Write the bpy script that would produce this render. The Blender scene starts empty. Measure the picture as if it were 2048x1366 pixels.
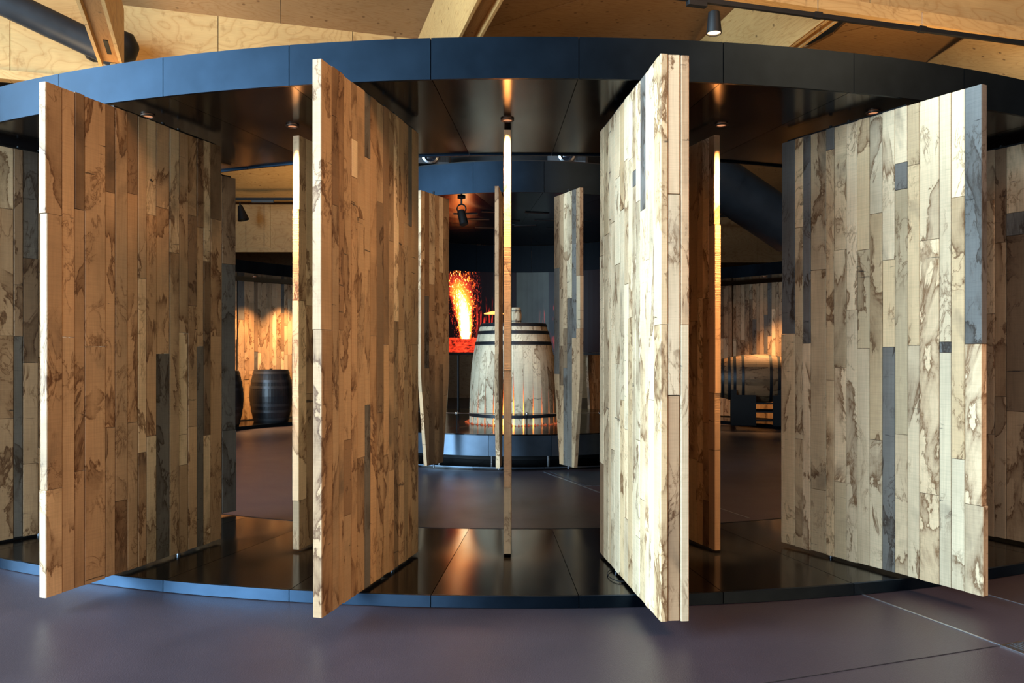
import bpy, bmesh, math, random
from mathutils import Vector, Matrix
R = random.Random(7)
rad = math.radians
C = bpy.context.scene.collection
sc = bpy.context.scene

# ------------------------------------------------------------------ camera, sky, daylight, exposure
EYE, FPX, HOR = 1.4, 1600.0, 709.0
cam = bpy.data.cameras.new('camera'); camo = bpy.data.objects.new('camera', cam); C.objects.link(camo)
camo.location = (0, 0, EYE); camo.rotation_euler = (rad(90), 0, 0)
cam.sensor_width = 36.0; cam.lens = 36.0*FPX/2048; cam.shift_y = (HOR-683)/2048; cam.clip_start = .05
sc.camera = camo
sc.view_settings.view_transform = 'Standard'; sc.view_settings.look = 'None'
sc.view_settings.gamma = 1.0; sc.view_settings.use_curve_mapping = False
sc.view_settings.exposure = 1.0
wd = bpy.data.worlds.new('sky'); sc.world = wd; wd.use_nodes = True
wd.node_tree.nodes['Background'].inputs[0].default_value = (.45, .66, 1, 1)
wd.node_tree.nodes['Background'].inputs[1].default_value = .6
sc.cycles.max_bounces = 8; sc.cycles.diffuse_bounces = 4; sc.cycles.glossy_bounces = 4
sc.cycles.transmission_bounces = 4; sc.cycles.transparent_max_bounces = 8
sc.cycles.sample_clamp_indirect = 4.0; sc.cycles.caustics_reflective = False; sc.cycles.caustics_refractive = False

def lamp(name, kind, loc, energy, col, aim=None, **kw):
    l = bpy.data.lights.new(name, kind); l.energy = energy; l.color = col
    for k, v in kw.items(): setattr(l, k, v)
    o = bpy.data.objects.new(name, l); C.objects.link(o); o.location = loc
    if aim is not None:
        o.rotation_euler = (Vector(aim)-Vector(loc)).to_track_quat('-Z', 'Y').to_euler()
    return o
# daylight entering through the glazed side of the hall (left, beside and behind the camera)
lamp('daylight_window', 'AREA', (-9.3, -1.6, 3.5), 3550, (.53, .79, 1.0), aim=(0, -1.6, 3.5), shape='RECTANGLE', size=12.0, size_y=6.2)
lamp('daylight_window', 'AREA', (-5.9, -9.3, 3.5), 560, (.60, .82, 1.0), aim=(-5.9, 0, 3.5), shape='RECTANGLE', size=5.8, size_y=6.2)
WARM = (1.0, .56, .23)
# warm fills added out of view over the ring roof to brighten the timber ceiling
UPW = (1.0, .70, .36)
for x, y, e in ((-4.6, 8.2, 20), (-1.2, 6.4, 8), (2.0, 6.6, 16), (4.6, 7.9, 20), (-4.6, 16.6, 24), (4.9, 16.6, 1.5)):
    lamp('ceiling_fill', 'AREA', (x, y, 3.3), e, UPW, aim=(x, y-.001, 9), shape='DISK', size=1.2)
# added warm fill, out of view high right, lifting the brown panel faces
lamp('warm_fill', 'AREA', (5.6, .4, 7.0), 400, (1, .55, .26), aim=(.5, 3.6, 1.0), shape='DISK', size=3.6)

# ------------------------------------------------------------------ helpers
def pt(px, py, Y):                       # point of the place seen at a photo position, at distance Y
    return Vector(((px-1024)/FPX*Y, Y, EYE+(HOR-py)/FPX*Y))
def link(name, me, mat=None, parent=None, loc=(0, 0, 0), rz=0):
    o = bpy.data.objects.new(name, me); C.objects.link(o)
    if mat is not None and not me.materials: me.materials.append(mat)
    o.parent = parent; o.location = loc; o.rotation_euler = (0, 0, rz)
    return o
def mk(name, verts, faces, smooth=False):
    me = bpy.data.meshes.new(name); me.from_pydata([tuple(v) for v in verts], [], faces)
    bm = bmesh.new(); bm.from_mesh(me); bmesh.ops.recalc_face_normals(bm, faces=bm.faces); bm.to_mesh(me); bm.free()
    if smooth: me.polygons.foreach_set('use_smooth', [True]*len(me.polygons))
    me.update(); return me
def tag(o, label, cat, group=None, kind=None):
    o['label'] = label; o['category'] = cat
    if group: o['group'] = group
    if kind: o['kind'] = kind
    return o
def thing(name, label, cat, loc=(0, 0, 0), rz=0, group=None):
    o = bpy.data.objects.new(name, None); C.objects.link(o); o.location = loc; o.rotation_euler = (0, 0, rz)
    return tag(o, label, cat, group)
def struct(o):
    o['kind'] = 'structure'; return o
def box_vf(x0, x1, y0, y1, z0, z1, b=0.0):
    if b <= 0:
        v = [(x, y, z) for z in (z0, z1) for y in (y0, y1) for x in (x0, x1)]
        return v, [(0, 1, 3, 2), (4, 5, 7, 6), (0, 1, 5, 4), (2, 3, 7, 6), (0, 2, 6, 4), (1, 3, 7, 5)]
    r = [(x0+b, y0), (x1-b, y0), (x1, y0+b), (x1, y1-b), (x1-b, y1), (x0+b, y1), (x0, y1-b), (x0, y0+b)]
    v = [(x, y, z) for z in (z0, z1) for x, y in r]
    f = [tuple(range(8)), tuple(range(8, 16))]+[(i, (i+1) % 8, 8+(i+1) % 8, 8+i) for i in range(8)]
    return v, f
def box(name, x0, x1, y0, y1, z0, z1, mat, parent=None, b=0.0, loc=(0, 0, 0), rz=0):
    return link(name, mk(name, *box_vf(x0, x1, y0, y1, z0, z1, b)), mat, parent, loc, rz)
def join_vf(*parts):
    V, F = [], []
    for v, f in parts:
        n = len(V); V += list(v); F += [tuple(i+n for i in q) for q in f]
    return V, F
def lathe_vf(prof, n=32, a0=0.0, a1=2*math.pi, cap=True):
    full = abs(a1-a0-2*math.pi) < 1e-6; m = n if full else n+1
    V = [(r*math.cos(a0+(a1-a0)*i/n), r*math.sin(a0+(a1-a0)*i/n), z) for i in range(m) for r, z in prof]
    k = len(prof); F = []
    for i in range(n):
        j = (i+1) % m
        for q in range(k-1): F.append((i*k+q, j*k+q, j*k+q+1, i*k+q+1))
    if cap and full:
        F.append(tuple(i*k for i in range(m))); F.append(tuple(i*k+k-1 for i in range(m)))
    return V, F
def lathe(name, prof, mat, parent=None, n=32, loc=(0, 0, 0), rz=0, cap=True, smooth=True, a0=0.0, a1=2*math.pi):
    me = mk(name, *lathe_vf(prof, n, a0, a1, cap), smooth=smooth)
    if smooth:
        try: me.set_sharp_from_angle(angle=rad(40))
        except Exception: pass
    return link(name, me, mat, parent, loc, rz)
def arc_vf(r0, r1, z0, z1, a0, a1, n=4):   # solid block bent round the axis; angles measured from -Y towards +X
    V = []
    for i in range(n+1):
        a = a0+(a1-a0)*i/n; s, c = math.sin(a), -math.cos(a)
        V += [(r0*s, r0*c, z0), (r1*s, r1*c, z0), (r1*s, r1*c, z1), (r0*s, r0*c, z1)]
    F = [(0, 1, 2, 3), (4*n, 4*n+1, 4*n+2, 4*n+3)]
    for i in range(n):
        for q in range(4):
            p = (q+1) % 4; F.append((4*i+q, 4*i+p, 4*i+4+p, 4*i+4+q))
    return V, F
def tube_vf(pts, r, n=10):
    pts = [Vector(p) for p in pts]; V, F = [], []
    for i, p in enumerate(pts):
        d = (pts[min(i+1, len(pts)-1)]-pts[max(i-1, 0)]).normalized()
        up = Vector((0, 0, 1)) if abs(d.z) < .9 else Vector((1, 0, 0))
        a = d.cross(up).normalized(); b = d.cross(a)
        V += [p+(a*math.cos(2*math.pi*k/n)+b*math.sin(2*math.pi*k/n))*r for k in range(n)]
    for i in range(len(pts)-1):
        for k in range(n):
            q = (k+1) % n; F.append((i*n+k, i*n+q, (i+1)*n+q, (i+1)*n+k))
    F.append(tuple(range(n))); F.append(tuple(range(len(V)-n, len(V))))
    return V, F
def tube(name, pts, r, mat, parent=None, n=10):
    me = mk(name, *tube_vf(pts, r, n), smooth=True)
    try: me.set_sharp_from_angle(angle=rad(40))
    except Exception: pass
    return link(name, me, mat, parent)
def prism(name, pts, th, mat, parent=None, grain=None, away=Vector((0, 0, EYE))):
    # flat board with the given outline; thickness goes away from the room; its own axes follow the grain
    pts = [Vector(p) for p in pts]; c = sum(pts, Vector())/len(pts)
    n = (pts[1]-pts[0]).cross(pts[2]-pts[0]).normalized()
    if n.dot(away-c) > 0: n = -n
    u = Vector(grain) if grain is not None else pts[1]-pts[0]
    u = (u-n*u.dot(n)).normalized(); v = n.cross(u)
    M = Matrix((u, v, n)).transposed()
    L = [M.transposed() @ (p-c) for p in pts]
    k = len(L)
    V = [(p.x, p.y, 0) for p in L]+[(p.x, p.y, th) for p in L]
    F = [tuple(range(k)), tuple(range(k, 2*k))]+[(i, (i+1) % k, k+(i+1) % k, k+i) for i in range(k)]
    o = link(name, mk(name, V, F), mat)
    o.matrix_world = Matrix.Translation(c) @ M.to_4x4()
    if parent is not None:
        o.parent = parent; o.matrix_parent_inverse = Matrix.Translation(-parent.location) if parent.location.length else Matrix()
    return o
def plane_hit(P3, px, py):
    a, b, c = [Vector(p) for p in P3]; n = (b-a).cross(c-a)
    d = Vector(((px-1024)/FPX, 1, (HOR-py)/FPX)); o = Vector((0, 0, EYE))
    return o+d*(n.dot(a-o)/n.dot(d))

# ------------------------------------------------------------------ materials
class NT:
    def __init__(s, name):
        s.m = bpy.data.materials.new(name); s.m.use_nodes = True; s.t = s.m.node_tree; s.b = s.t.nodes['Principled BSDF']
    def n(s, typ, ins=None, **kw):
        d = s.t.nodes.new('ShaderNode'+typ)
        for k, v in kw.items(): setattr(d, k, v)
        for k, v in (ins or {}).items(): s.set(d.inputs[k], v)
        return d
    def set(s, sock, v):
        if isinstance(v, bpy.types.NodeSocket): s.t.links.new(v, sock)
        else: sock.default_value = v
    def math(s, op, a, b=None, c=None, clamp=False):
        d = s.t.nodes.new('ShaderNodeMath'); d.operation = op; d.use_clamp = clamp; s.set(d.inputs[0], a)
        if b is not None: s.set(d.inputs[1], b)
        if c is not None: s.set(d.inputs[2], c)
        return d.outputs[0]
    def vmath(s, op, a, b):
        d = s.t.nodes.new('ShaderNodeVectorMath'); d.operation = op; s.set(d.inputs[0], a); s.set(d.inputs[1], b); return d.outputs[0]
    def mix(s, f, a, b, blend='MIX'):
        d = s.t.nodes.new('ShaderNodeMix'); d.data_type = 'RGBA'; d.blend_type = blend
        s.set(d.inputs[0], f); s.set(d.inputs[6], a); s.set(d.inputs[7], b); return d.outputs[2]
    def ramp(s, f, stops, interp='LINEAR'):
        d = s.t.nodes.new('ShaderNodeValToRGB'); r = d.color_ramp; r.interpolation = interp
        while len(r.elements) < len(stops): r.elements.new(.5)
        for e, (p, c) in zip(r.elements, stops):
            e.position = p; e.color = c if isinstance(c, tuple) else (c, c, c, 1)
        s.set(d.inputs[0], f); return d.outputs[0]
    def noise(s, vec, scale, detail=3, rough=.5, dist=0.0):
        return s.n('TexNoise', {'Vector': vec, 'Scale': scale, 'Detail': detail, 'Roughness': rough, 'Distortion': dist}).outputs[0]
    def bump(s, h, strength=.3, dist=.01):
        d = s.n('Bump', {'Strength': strength, 'Distance': dist, 'Height': h}); s.set(s.b.inputs['Normal'], d.outputs[0])
    def out(s, **kw):
        for k, v in kw.items(): s.set(s.b.inputs[k], v)
        return s.m
def rgb(r, g, b): return (r, g, b, 1)

def mat_stave():                         # reclaimed cask oak: tide marks, soot, saw marks; tint comes from each plank
    s = NT('reclaimed_oak')
    oi = s.n('ObjectInfo'); co = s.n('TexCoord').outputs['Object']
    off = s.n('CombineXYZ', {0: s.math('MULTIPLY', oi.outputs['Random'], 91.7), 1: s.math('MULTIPLY', oi.outputs['Random'], 37.3), 2: s.math('MULTIPLY', oi.outputs['Random'], 143.1)}).outputs[0]
    v = s.vmath('ADD', co, off)
    vz = s.vmath('MULTIPLY', v, (1, 1, .45))
    n1 = s.noise(vz, 4.0, 8, .62, .7)
    n1b = s.noise(vz, 2.6, 2, .5, .3)
    nn = s.math('MULTIPLY_ADD', n1b, .55, s.math('MULTIPLY', n1, .55))
    tide = s.ramp(nn, [(0.0, 0.0), (.575, 0.0), (.586, 1.0), (.604, .52), (.645, .24), (.73, .40), (1.0, .5)])
    n2 = s.noise(s.vmath('MULTIPLY', v, (1, 1, .6)), 3.1, 3, .5, 0)
    patch = s.ramp(n2, [(.40, 0.0), (.50, 1.0)])
    tide = s.math('MULTIPLY', tide, patch)
    n1c = s.noise(s.vmath('ADD', vz, (7.7, 3.1, 5.5)), 7.0, 7, .6, 1.4)       # a second set of thin rings
    ring = s.ramp(n1c, [(.465, 0.0), (.492, .9), (.50, .35), (.54, 0.0)])
    ring = s.math('MULTIPLY', ring, s.ramp(s.noise(v, 2.2, 2), [(.50, 0.0), (.58, 1.0)]))
    fine = s.noise(s.vmath('MULTIPLY', v, (1, 1, .03)), 130, 3, .6)
    saw = s.noise(s.vmath('MULTIPLY', v, (.04, .04, 1)), 160, 2, .6)
    cloud = s.noise(s.vmath('MULTIPLY', v, (1, 1, .35)), 4, 4, .55)
    base = s.mix(1.0, oi.outputs['Color'], s.ramp(cloud, [(.25, rgb(.76, .72, .67)), (.5, rgb(1.04, 1.02, 1.0)), (.75, rgb(1.22, 1.20, 1.16))]), 'MULTIPLY')
    base = s.mix(.35, base, s.ramp(fine, [(.3, .7), (.7, 1.2)]), 'MULTIPLY')
    base = s.mix(.25, base, s.ramp(saw, [(.3, .7), (.6, 1.12)]), 'MULTIPLY')
    col = s.mix(s.math('MULTIPLY', tide, .95), base, s.mix(1.0, base, rgb(.22, .13, .07), 'MULTIPLY'))
    col = s.mix(s.math('MULTIPLY', ring, .9), col, s.mix(1.0, base, rgb(.25, .15, .08), 'MULTIPLY'))
    soot = s.ramp(s.noise(s.vmath('MULTIPLY', v, (.8, .8, .5)), 2.9, 4, .6, .4), [(.60, 0.0), (.76, .7)])
    col = s.mix(soot, col, rgb(.045, .035, .028))
    crack = s.ramp(s.noise(s.vmath('MULTIPLY', v, (.35, .35, 3.2)), 9, 4, .65, .6), [(.66, 0.0), (.69, 1.0)])
    crack = s.math('MULTIPLY', crack, s.ramp(s.noise(v, 1.7, 1), [(.50, 0.0), (.58, 1.0)]))
    col = s.mix(s.math('MULTIPLY', crack, .85), col, rgb(.02, .015, .012))
    sawb = s.math('MULTIPLY', saw, s.ramp(s.noise(v, 1.3, 1), [(.45, .15), (.6, 1.0)]))
    s.bump(s.math('ADD', s.math('MULTIPLY', sawb, .8), s.math('MULTIPLY', fine, .5)), .35, .004)
    return s.out(**{'Base Color': col, 'Roughness': .62, 'Specular IOR Level': .3})
OAK = mat_stave()

def mat_ply(name, tone):
    s = NT(name); co = s.n('TexCoord').outputs['Object']; oi = s.n('ObjectInfo')
    off = s.n('CombineXYZ', {0: s.math('MULTIPLY', oi.outputs['Random'], 50.0), 1: s.math('MULTIPLY', oi.outputs['Random'], 23.0), 2: 0.0}).outputs[0]
    v = s.vmath('ADD', co, off)
    w = s.noise(s.vmath('MULTIPLY', v, (.42, 2.6, 1)), 1.5, 3, .5, .5)
    rings = s.math('FRACT', s.math('MULTIPLY', w, 24.0))
    grain = s.ramp(rings, [(0.0, .42), (.10, .10), (.5, 0.0), (.84, .16), (1.0, .52)])
    vo = s.n('TexVoronoi', voronoi_dimensions='2D', ins={'Vector': s.vmath('MULTIPLY', v, (.75, 1.0, 0)), 'Scale': 4.2, 'Randomness': .9}).outputs['Distance']
    knot = s.ramp(vo, [(.0, 1.0), (.045, .9), (.075, 0.0)])
    fine = s.noise(s.vmath('MULTIPLY', v, (.04, 1, 1)), 120, 2)
    cl = s.noise(v, 1.1, 3)
    t = Vector(tone)
    a = s.mix(s.ramp(cl, [(.3, 0.0), (.7, 1.0)]), rgb(*(t*.86)), rgb(*(t*1.08)))
    a = s.mix(grain, a, rgb(t.x*.66, t.y*.50, t.z*.34))
    a = s.mix(.2, a, s.ramp(fine, [(.3, .6), (.7, 1.15)]), 'MULTIPLY')
    knot = s.math('MULTIPLY', knot, s.ramp(s.noise(v, 2.4, 1), [(.42, 0.0), (.5, 1.0)]))
    fleck = s.ramp(s.noise(s.vmath('MULTIPLY', v, (1.3, 9, 1)), 5.0, 4, .6), [(.58, 0.0), (.70, .6)])
    a = s.mix(fleck, a, rgb(t.x*.5, t.y*.38, t.z*.25))
    a = s.mix(s.math('MULTIPLY', knot, .8), a, rgb(.13, .055, .02))
    return s.out(**{'Base Color': a, 'Roughness': .55, 'Specular IOR Level': .3})
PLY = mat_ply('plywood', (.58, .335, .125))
PLYSHADE = mat_ply('plywood_shaded', (.40, .215, .09))  # darker copy of the plywood: shade of the dim boards put into the colour

def mat_steel(name, col, rough=.26, spec=.5, metal=0.0, aniso=0.0):
    s = NT(name); co = s.n('TexCoord').outputs['Object']
    n = s.noise(s.vmath('MULTIPLY', co, (1, 1, 1)), 3.0, 4, .6)
    c = s.mix(s.ramp(n, [(.3, 0.0), (.7, 1.0)]), rgb(*(Vector(col)*.8)), rgb(*(Vector(col)*1.25)))
    r = s.math('MULTIPLY_ADD', n, .08, rough-.04)
    if aniso:                            # brushed along the ring, so highlights stretch across the brushing
        s.out(**{'Anisotropic': aniso, 'Anisotropic Rotation': .25, 'Tangent': s.n('Tangent', direction_type='RADIAL', axis='Z').outputs[0]})
    return s.out(**{'Base Color': c, 'Roughness': r, 'Specular IOR Level': spec, 'Metallic': metal})
BLACK = mat_steel('blackened_steel', (.0105, .0175, .027), .46, .5, 1.0, 0)
RISER = mat_steel('blackened_riser_steel', (.024, .041, .066), .38, .5, 1.0, .85)
SOFFIT = mat_steel('black_soffit_steel', (.004, .004, .0045), .16, .26, 0, .6)
DECK = mat_steel('black_deck_steel', (.0022, .0022, .0024), .16, .3, 0, .6)
SKIRT = mat_steel('blue_black_steel', (.08, .11, .15), .42, .6, .8, .8)
MATTE = mat_steel('matt_black_metal', (.007, .007, .0075), .55, .25)
PIN = NT('dark_pin_steel').out(**{'Base Color': rgb(.16, .17, .19), 'Metallic': 1.0, 'Roughness': .4})
HOOPL = NT('worn_hoop_iron').out(**{'Base Color': rgb(.07, .072, .078), 'Metallic': .7, 'Roughness': .42})
DUCT = mat_steel('painted_duct', (.022, .024, .028), .42, .3)
CHROME = NT('polished_steel').out(**{'Base Color': rgb(.7, .72, .75), 'Metallic': 1.0, 'Roughness': .22})
HOOP = NT('dark_hoop_iron').out(**{'Base Color': rgb(.018, .02, .025), 'Metallic': .4, 'Roughness': .45})
TRIM = NT('dark_bronze_trim').out(**{'Base Color': rgb(.10, .06, .04), 'Metallic': .6, 'Roughness': .4})
GREYPL = NT('grey_plastic').out(**{'Base Color': rgb(.035, .04, .046), 'Roughness': .5})
LENS = NT('dark_glass').out(**{'Base Color': rgb(.01, .012, .018), 'Roughness': .05, 'Coat Weight': 1.0})
def emit(name, col, st):
    s = NT(name); return s.out(**{'Base Color': rgb(0, 0, 0), 'Emission Color': rgb(*col), 'Emission Strength': st})
GLOW = emit('warm_lamp_glass', (1, .62, .30), 9.0)
GLOWS = emit('small_lamp_glass', (1, .42, .20), .35)

def mat_floor():
    s = NT('polished_dark_concrete'); co = s.n('TexCoord').outputs['Object']
    big = s.noise(co, .55, 4, .6, .4); sp = s.noise(co, 140, 2, .7); mid = s.noise(co, 2.3, 4, .6)
    c = s.mix(s.ramp(big, [(.3, 0.0), (.7, 1.0)]), rgb(.050, .038, .048), rgb(.068, .052, .064))
    c = s.mix(s.ramp(mid, [(.35, .35), (.65, 0.0)]), c, rgb(.034, .029, .038))
    c = s.mix(.5, c, s.ramp(sp, [(.3, .55), (.62, 1.1), (.75, 1.9)]), 'MULTIPLY')
    s.bump(sp, .3, .004)
    return s.out(**{'Base Color': c, 'Roughness': s.math('MULTIPLY_ADD', mid, .16, .26), 'Specular IOR Level': .5})
FLOOR = mat_floor()
def plain(name, col, rough=.8):
    s = NT(name); co = s.n('TexCoord').outputs['Object']; n = s.noise(co, 1.5, 3)
    return s.out(**{'Base Color': s.mix(s.ramp(n, [(.3, 0.0), (.7, 1.0)]), rgb(*(Vector(col)*.85)), rgb(*(Vector(col)*1.1))), 'Roughness': rough})
DARKWALL = plain('dark_painted_wall', (.03, .028, .028))
CEIL = plain('dark_ceiling_void', (.16, .10, .05))
NAVY = NT('navy_cyclorama').out(**{'Base Color': rgb(.003, .0045, .0065), 'Roughness': .6, 'Specular IOR Level': .1})

# ------------------------------------------------------------------ setting: hall
fl = struct(box('floor', -10, 14, -9, 26, -.2, 0, FLOOR))
struct(box('ceiling', -10, 14, -9, 26, 7.2, 7.4, CEIL))
struct(box('wall_back', -10, 14, 25.8, 26, 0, 7.2, PLYSHADE))
struct(box('wall_right', 13.8, 14, -9, 26, 0, 7.2, DARKWALL))
V, F = join_vf(box_vf(-3, 14, -9.2, -9, 0, 7.2), box_vf(-10, -3, -9.2, -9, 0, .4), box_vf(-10, -3, -9.2, -9, 6.6, 7.2))
struct(link('wall_front', mk('wall_front', V, F), DARKWALL))
V, F = join_vf(box_vf(-3.07, -3, -9.18, -9.06, .4, 6.6), box_vf(-8.99, -3.07, -9.18, -9.06, .4, .46), box_vf(-8.99, -3.07, -9.18, -9.06, 6.54, 6.6))
struct(link('window_2', mk('window_2', V, F), MATTE))
V, F = join_vf(box_vf(-9.2, -9.0, -9, 26, 0, .4), box_vf(-9.2, -9.0, -9, 26, 6.6, 7.2), box_vf(-9.2, -9.0, 4.5, 26, .4, 6.6), box_vf(-9.2, -9.0, -9, -7.7, .4, 6.6))
struct(link('wall_left', mk('wall_left', V, F), DARKWALL))
V, F = join_vf(*[box_vf(-9.18, -9.06, y-.03, y+.03, .4, 6.6) for y in (-7.67, 4.47)], box_vf(-9.18, -9.06, -7.7, 4.5, .4, .46), box_vf(-9.18, -9.06, -7.7, 4.5, 6.54, 6.6))
struct(link('window_1', mk('window_1', V, F), MATTE))

# floor joints, metal strips, drain
def strip(name, a, b, w, mat, parent, h=.002):
    a, b = Vector(a), Vector(b); d = b-a; L = d.length
    return box(name, 0, L, -w/2, w/2, 0, h, mat, parent, loc=(a.x, a.y, .0005), rz=math.atan2(d.y, d.x))
def gp(px, py): return pt(px, py, EYE*FPX/(py-HOR))
JOINT = plain('joint_filler', (.02, .018, .02), .6)
STRIPM = NT('brushed_strip').out(**{'Base Color': rgb(.55, .60, .66), 'Metallic': .9, 'Roughness': .3})
a, b = gp(1720, 1187), gp(2003, 1291)
strip('metal_strip', a, b, .012, STRIPM, fl)
d2 = (b-a).normalized(); strip('metal_strip', gp(1978, 1190), gp(1978, 1190)+(gp(2048, 1210)-gp(1978, 1190))*4, .008, STRIPM, fl)
strip('floor_joint', gp(1480, 1375), gp(2003, 1291), .004, JOINT, fl)
strip('metal_strip', gp(1088, 944), gp(1202, 986), .02, STRIPM, fl)
strip('floor_joint', gp(1440, 1017), gp(1500, 1037), .012, STRIPM, fl)
strip('floor_joint', gp(1165, 973), gp(1205, 970), .02, STRIPM, fl)
SLAB = mat_steel('slate_slab', (.05, .055, .065), .3)
q = [gp(1100, 944), gp(1260, 944), gp(1330, 972), gp(1170, 972)]
o = link('floor_slab', mk('floor_slab', [(p.x, p.y, .001) for p in q]+[(p.x, p.y, .0045) for p in q], [(0, 1, 2, 3), (4, 5, 6, 7), (0, 1, 5, 4), (1, 2, 6, 5), (2, 3, 7, 6), (3, 0, 4, 7)]), SLAB, fl)
# drain grating, flush in the floor at the right
dr = thing('floor_drain', 'metal slot grating set in the dark floor at the end of the metal strip', 'drain', (b.x, b.y, 0), math.atan2(d2.y, d2.x))
box('drain_tray', .02, 1.2, .0, .30, .0006, .0012, JOINT, dr)
box('rim', .0, 1.2, -.012, .004, .0006, .006, CHROME, dr); box('rim', .0, .012, .004, .30, .0006, .006, CHROME, dr); box('rim', 0, 1.2, .296, .31, .0006, .006, CHROME, dr)
me = mk('bar', *box_vf(.014, 1.2, -.004, .004, .001, .005))
for i in range(12): link('bar', me, CHROME, dr, (0, .02+i*.0225, 0))

# ------------------------------------------------------------------ ring canopy and ring plinth
CX, CY, RO, RI = .088, 11.95, 7.55, 5.83
ZS, ZT, ZB = 2.92, 3.149, .069
NSEG = 58; DA = 2*math.pi/NSEG; PH = rad(2.13); GAP = .0022/RO
can = thing('ring_canopy', 'black steel ring canopy carried round the hall above the stave panels', 'canopy', (CX, CY, 0))
pl = thing('ring_plinth', 'low black steel ring plinth on the floor beneath the stave panels', 'plinth', (CX, CY, 0))
def arc_me(name, *a):
    me = mk(name, *arc_vf(*a), smooth=True); me.set_sharp_from_angle(angle=rad(30)); return me
m_f = arc_me('fascia_panel', RO-.02, RO, ZS, ZT, GAP, DA-GAP, 8)
m_fi = arc_me('inner_fascia_panel', RI, RI+.02, ZS, ZT, GAP, DA-GAP, 8)
m_s = mk('soffit_panel', *arc_vf(RI+.021, RO-.021, ZS+.012, ZS+.03, GAP, DA-GAP))
m_r = arc_me('riser_panel', RO-.02, RO, .004, ZB, GAP, DA-GAP, 8)
m_ri = mk('inner_riser_panel', *arc_vf(RI, RI+.02, .004, ZB, GAP, DA-GAP))
m_d = mk('deck_panel', *arc_vf(RI+.021, RO-.021, ZB-.02, ZB-.001, GAP, DA-GAP))
for k in range(NSEG):
    a = PH+k*DA
    link('fascia_panel', m_f, BLACK, can, rz=a); link('inner_fascia_panel', m_fi, BLACK, can, rz=a); link('soffit_panel', m_s, SOFFIT, can, rz=a)
    link('riser_panel', m_r, RISER, pl, rz=a); link('inner_riser_panel', m_ri, BLACK, pl, rz=a); link('deck_panel', m_d, DECK, pl, rz=a)
link('roof_sheet', mk('roof_sheet', *arc_vf(RI+.02, RO-.02, ZT-.02, ZT-.004, 0, 2*math.pi, 96)), MATTE, can)
link('backing_ring', mk('backing_ring', *arc_vf(RI+.05, RO-.05, .002, ZB-.022, 0, 2*math.pi, 96)), MATTE, pl)
def rp(r, adeg, z=0.0): return Vector((CX+r*math.sin(rad(adeg)), CY-r*math.cos(rad(adeg)), z))

# ------------------------------------------------------------------ stave panels
TAN, MID, LIGHT, DARK, GREY = (.47, .295, .162), (.62, .425, .235), (.71, .515, .315), (.26, .155, .085), (.155, .135, .115)
def tint(k):
    b = {'n': TAN, 'm': MID, 'l': LIGHT, 'd': DARK, 'g': GREY}[k]; f = R.uniform(.82, 1.15); w = R.uniform(-.05, .05)
    return (b[0]*f*(1+w), b[1]*f, b[2]*f*(1-w), 1)
def rand_kind():
    x = R.random(); return 'n' if x < .62 else 'l' if x < .84 else 'd' if x < .94 else 'g'
ZP0, ZP1, TH = .087, 2.875, .049
def plank(parent, x0, x1, z0, z1, y0, y1, kind, chamfer=.0034):
    g = .0014; cx, cz, cy = (x0+x1)/2, (z0+z1)/2, (y0+y1)/2
    me = mk('plank', *box_vf(x0+g-cx, x1-g-cx, y0-cy, y1-cy, z0+g-cz, z1-g-cz, chamfer))
    o = link('plank', me, OAK, parent, (cx, cy, cz)); o.color = tint(kind); return o
def cols_random(L, lo=.06, hi=.12):
    t = [0.0]
    while L-t[-1] > hi*1.3: t.append(t[-1]+R.uniform(lo, hi))
    t.append(L); return t
def fill(parent, cols, spec, y0, y1, sgn, jit=.002, light=0.0, end_jit=.008):
    n = len(cols)-1
    for i in range(n):
        if i in spec: kinds, zs = spec[i]
        else:
            zs = []; z = ZP1-R.uniform(.3, 1.3)
            while z > ZP0+.3: zs.append(z); z -= R.uniform(.5, 1.4)
            kinds = [('l' if R.random() < light else rand_kind()) for _ in range(len(zs)+1)]
        e = [ZP1+R.uniform(-.003, .003)]+list(zs)+[ZP0+R.uniform(-.003, .003)]
        for k, z1, z0 in zip(kinds, e[:-1], e[1:]):
            q = R.uniform(-jit, jit); a0, a1 = cols[i], cols[i+1]
            if light > 0 and k == 'n': k = 'm'
            if i == 0: a0 += R.uniform(-end_jit, end_jit)
            if i == n-1: a1 += R.uniform(-end_jit, end_jit)*.6
            plank(parent, a0, a1, z0, z1, y0+q, y1+q, k)
GRP = 'pivoting oak stave panels of the ring'
def stave_panel(label, near, far=None, ang=None, L=1.41, side=1, cols=None, spec=None, th=TH, light=0.0, group=GRP, fittings=True):
    # local x runs from the near end to the far end along the visible face; thickness lies on side (+1 left, -1 right)
    near = Vector(near).to_2d()
    if far is not None:
        d = Vector(far).to_2d()-near; L = d.length; rz = math.atan2(d.y, d.x)
    else: rz = math.atan2(math.cos(rad(ang)), math.sin(rad(ang)))
    p = thing('stave_panel', label, 'panel', (near.x, near.y, 0), rz, group)
    ya, yb = (0.0, th) if side > 0 else (-th, 0.0)
    fill(p, cols or cols_random(L), spec or {}, ya, yb, side, light=light)
    if fittings:
        ym = (ya+yb)/2
        for x in (L*.62, L*.72): lathe('pivot_pin', [(.011, 0), (.011, .028)], MATTE, p, 10, (x, ym, ZP1-.004))
        lathe('pivot_pin', [(.013, 0), (.013, .02)], PIN, p, 12, (L*.72, ym, ZB))
        box('top_rail', L*.33, L*.97, ym-.012, ym+.012, ZP1-.002, ZP1+.012, MATTE, p)
    return p, L
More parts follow.
